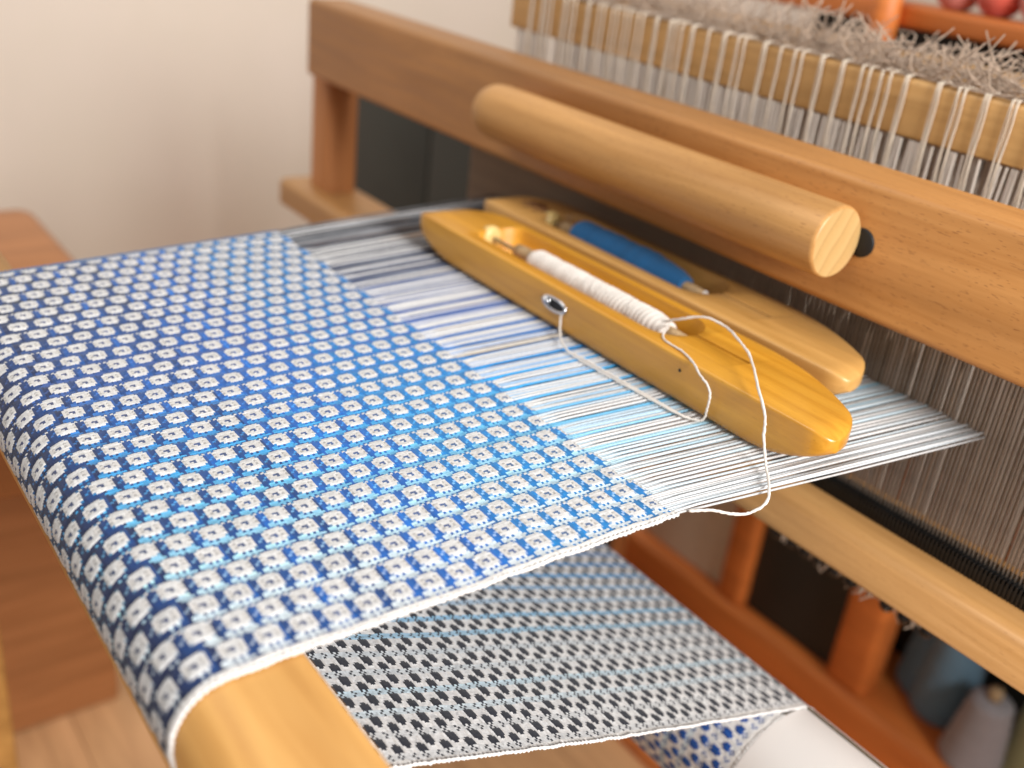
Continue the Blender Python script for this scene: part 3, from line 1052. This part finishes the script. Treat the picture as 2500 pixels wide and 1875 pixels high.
def heddle_mesh():
    m = MB()
    for s_ in (-1, 1):
        dx = 0.0021 * s_
        pts = [(dx, 0.058, 0.58), (dx, 0.054, 0.672), (dx, 0.025, 0.678), (dx, -0.003, 0.674), (dx, -0.006, 0.655)]
        pts += [(dx + 0.0016 * s_ * math.sin(i * 1.1), -0.006 + 0.0008 * math.cos(i * 1.1 + s_), 0.655 - 0.61 * i / 18) for i in range(1, 19)]
        pts += [(0.006 * s_, -0.004, 0.02), (0.002 * s_, -0.004, -0.01), (dx, -0.004, -0.3), (dx, -0.006, -0.73)]
        m.tube(pts, 0.0020, 5)
    return m.mesh("heddle")


hme = heddle_mesh()
h0 = finish("heddle", hme, MAT["heddle"], None, (0, 0, 0.668))
hl = "white cord heddle looped over the face of the front shaft bar"
tag(h0, hl, "heddle", "cord heddles looped over the front shaft bar")
for k, x in enumerate(pos):
    if k == 0:
        o = h0
    else:
        o = h0.copy()
        COL.objects.link(o)
    o.location = Vector((x, 2.45, 0.668)) * S
    o.rotation_euler = (0, random.uniform(-0.012, 0.012), 0)

# the packed heddles behind, and their knotted tails over the bars
m = MB()
for k in range(4):
    y0 = 2.45 + 0.19 * k
    x = -3.2
    while x < 0.2:
        wv = random.uniform(-0.01, 0.01)
        yy = y0 + (random.choice((-0.003, -0.003, 0.02, 0.062)) if k == 0 else random.uniform(-0.012, 0.06))
        if random.random() < 0.94:
            top_ = 0.665 if yy > y0 + 0.05 else 0.522
            if x > (-1.35 if k == 0 else -1.15) + random.uniform(-0.1, 0.1):
                m.tube([(x, yy, top_), (x + wv, yy, 0.3), (x + wv * 0.3, yy, 0.02), (x, yy, -0.66)], 0.0040, 4, False)
            else:
                m.tube([(x, yy, top_), (x + wv, yy, 0.3), (x + wv, yy, 0.13)], 0.0040, 4, False)
        x += random.uniform(0.0045, 0.0085) if k == 0 else random.uniform(0.006, 0.014)
hd = m.build("heddle_mass", MAT["heddle_dim"], None, (-1.7, 2.7, 0.0))
tag(hd, "packed grey white heddle cords hanging between the shaft bars and reed", "heddles", kind="stuff")
m = MB()
for q in range(3200):
    k = random.choice((0, 0, 1, 1, 2, 3))
    y0 = 2.455 + 0.19 * k + random.uniform(0, 0.17)
    x = random.uniform(-3.2, -0.4)
    z = 0.672 + random.uniform(-0.04, 0.012) - 0.03 * k
    ln_ = random.uniform(0.09, 0.24)
    a = random.uniform(0, 2 * math.pi)
    el = random.uniform(-0.15, 1.25 if k < 2 else 0.7)
    d = Vector((math.cos(a) * math.cos(el), 0.6 * math.sin(a) * math.cos(el), 0.75 * math.sin(el)))
    bend = Vector((random.uniform(-1, 1), random.uniform(-1, 1), random.uniform(-0.5, 0.6))) * ln_ * 0.45
    p0 = Vector((x, max(2.456, y0), z))
    pts = [p0, p0 + d * ln_ * 0.5 + bend * 0.6, p0 + d * ln_ + Vector((0, 0, -0.01))]
    pts = [Vector((v.x, max(2.452, v.y), max(0.60 if v.y > 2.51 else 0.674, v.z))) for v in pts]
    m.tube(smooth_path(pts, 3), random.choice((0.0016, 0.0019, 0.0022)), 4, False)
hd = m.build("heddle_tails", MAT["tail"], None, (-1.7, 2.8, 0.67))
tag(hd, "tangle of tan heddle cord ends lying over the shaft bars", "cord ends", kind="stuff")

# knobs and tufts along the bottom bar of the front shaft
kx = [-1.57, -1.51, -1.455, -1.40, -1.345, -1.285, -1.16, -1.10, -1.03]
for k, x in enumerate(kx):
    bm = bmesh.new()
    bmesh.ops.create_uvsphere(bm, u_segments=12, v_segments=8, radius=0.022)
    for v in bm.verts:
        v.co = Vector((x + v.co.x, 2.435 + v.co.y * 0.9, -0.735 + v.co.z))
    me = bpy.data.meshes.new("cord_knob")
    bm.to_mesh(me)
    bm.free()
    o = finish("cord_knob", me, MAT["black"], None, (x, 2.435, -0.735))
    tag(o, "small round black knob under the beater's lower board", "knob", "black knobs under the lower board")
m = MB()
for x in [-1.54, -1.48, -1.42, -1.37, -1.31, -1.24, -1.20, -1.13, -1.07]:
    for q in range(9):
        p0 = Vector((x + random.uniform(-0.012, 0.012), 2.43, -0.70))
        p2 = p0 + Vector((random.uniform(-0.035, 0.035), random.uniform(-0.02, 0.02), random.uniform(-0.06, -0.03)))
        p1 = (p0 + p2) / 2 + Vector((random.uniform(-0.02, 0.02), 0, random.uniform(-0.02, 0.01)))
        m.tube([p0, p1, p2], 0.0024, 4, False)
tf = m.build("cord_tufts", MAT["heddle"], None, (-1.3, 2.43, -0.70))
tag(tf, "pale frayed cord tufts between the black knobs", "cord ends", kind="stuff")
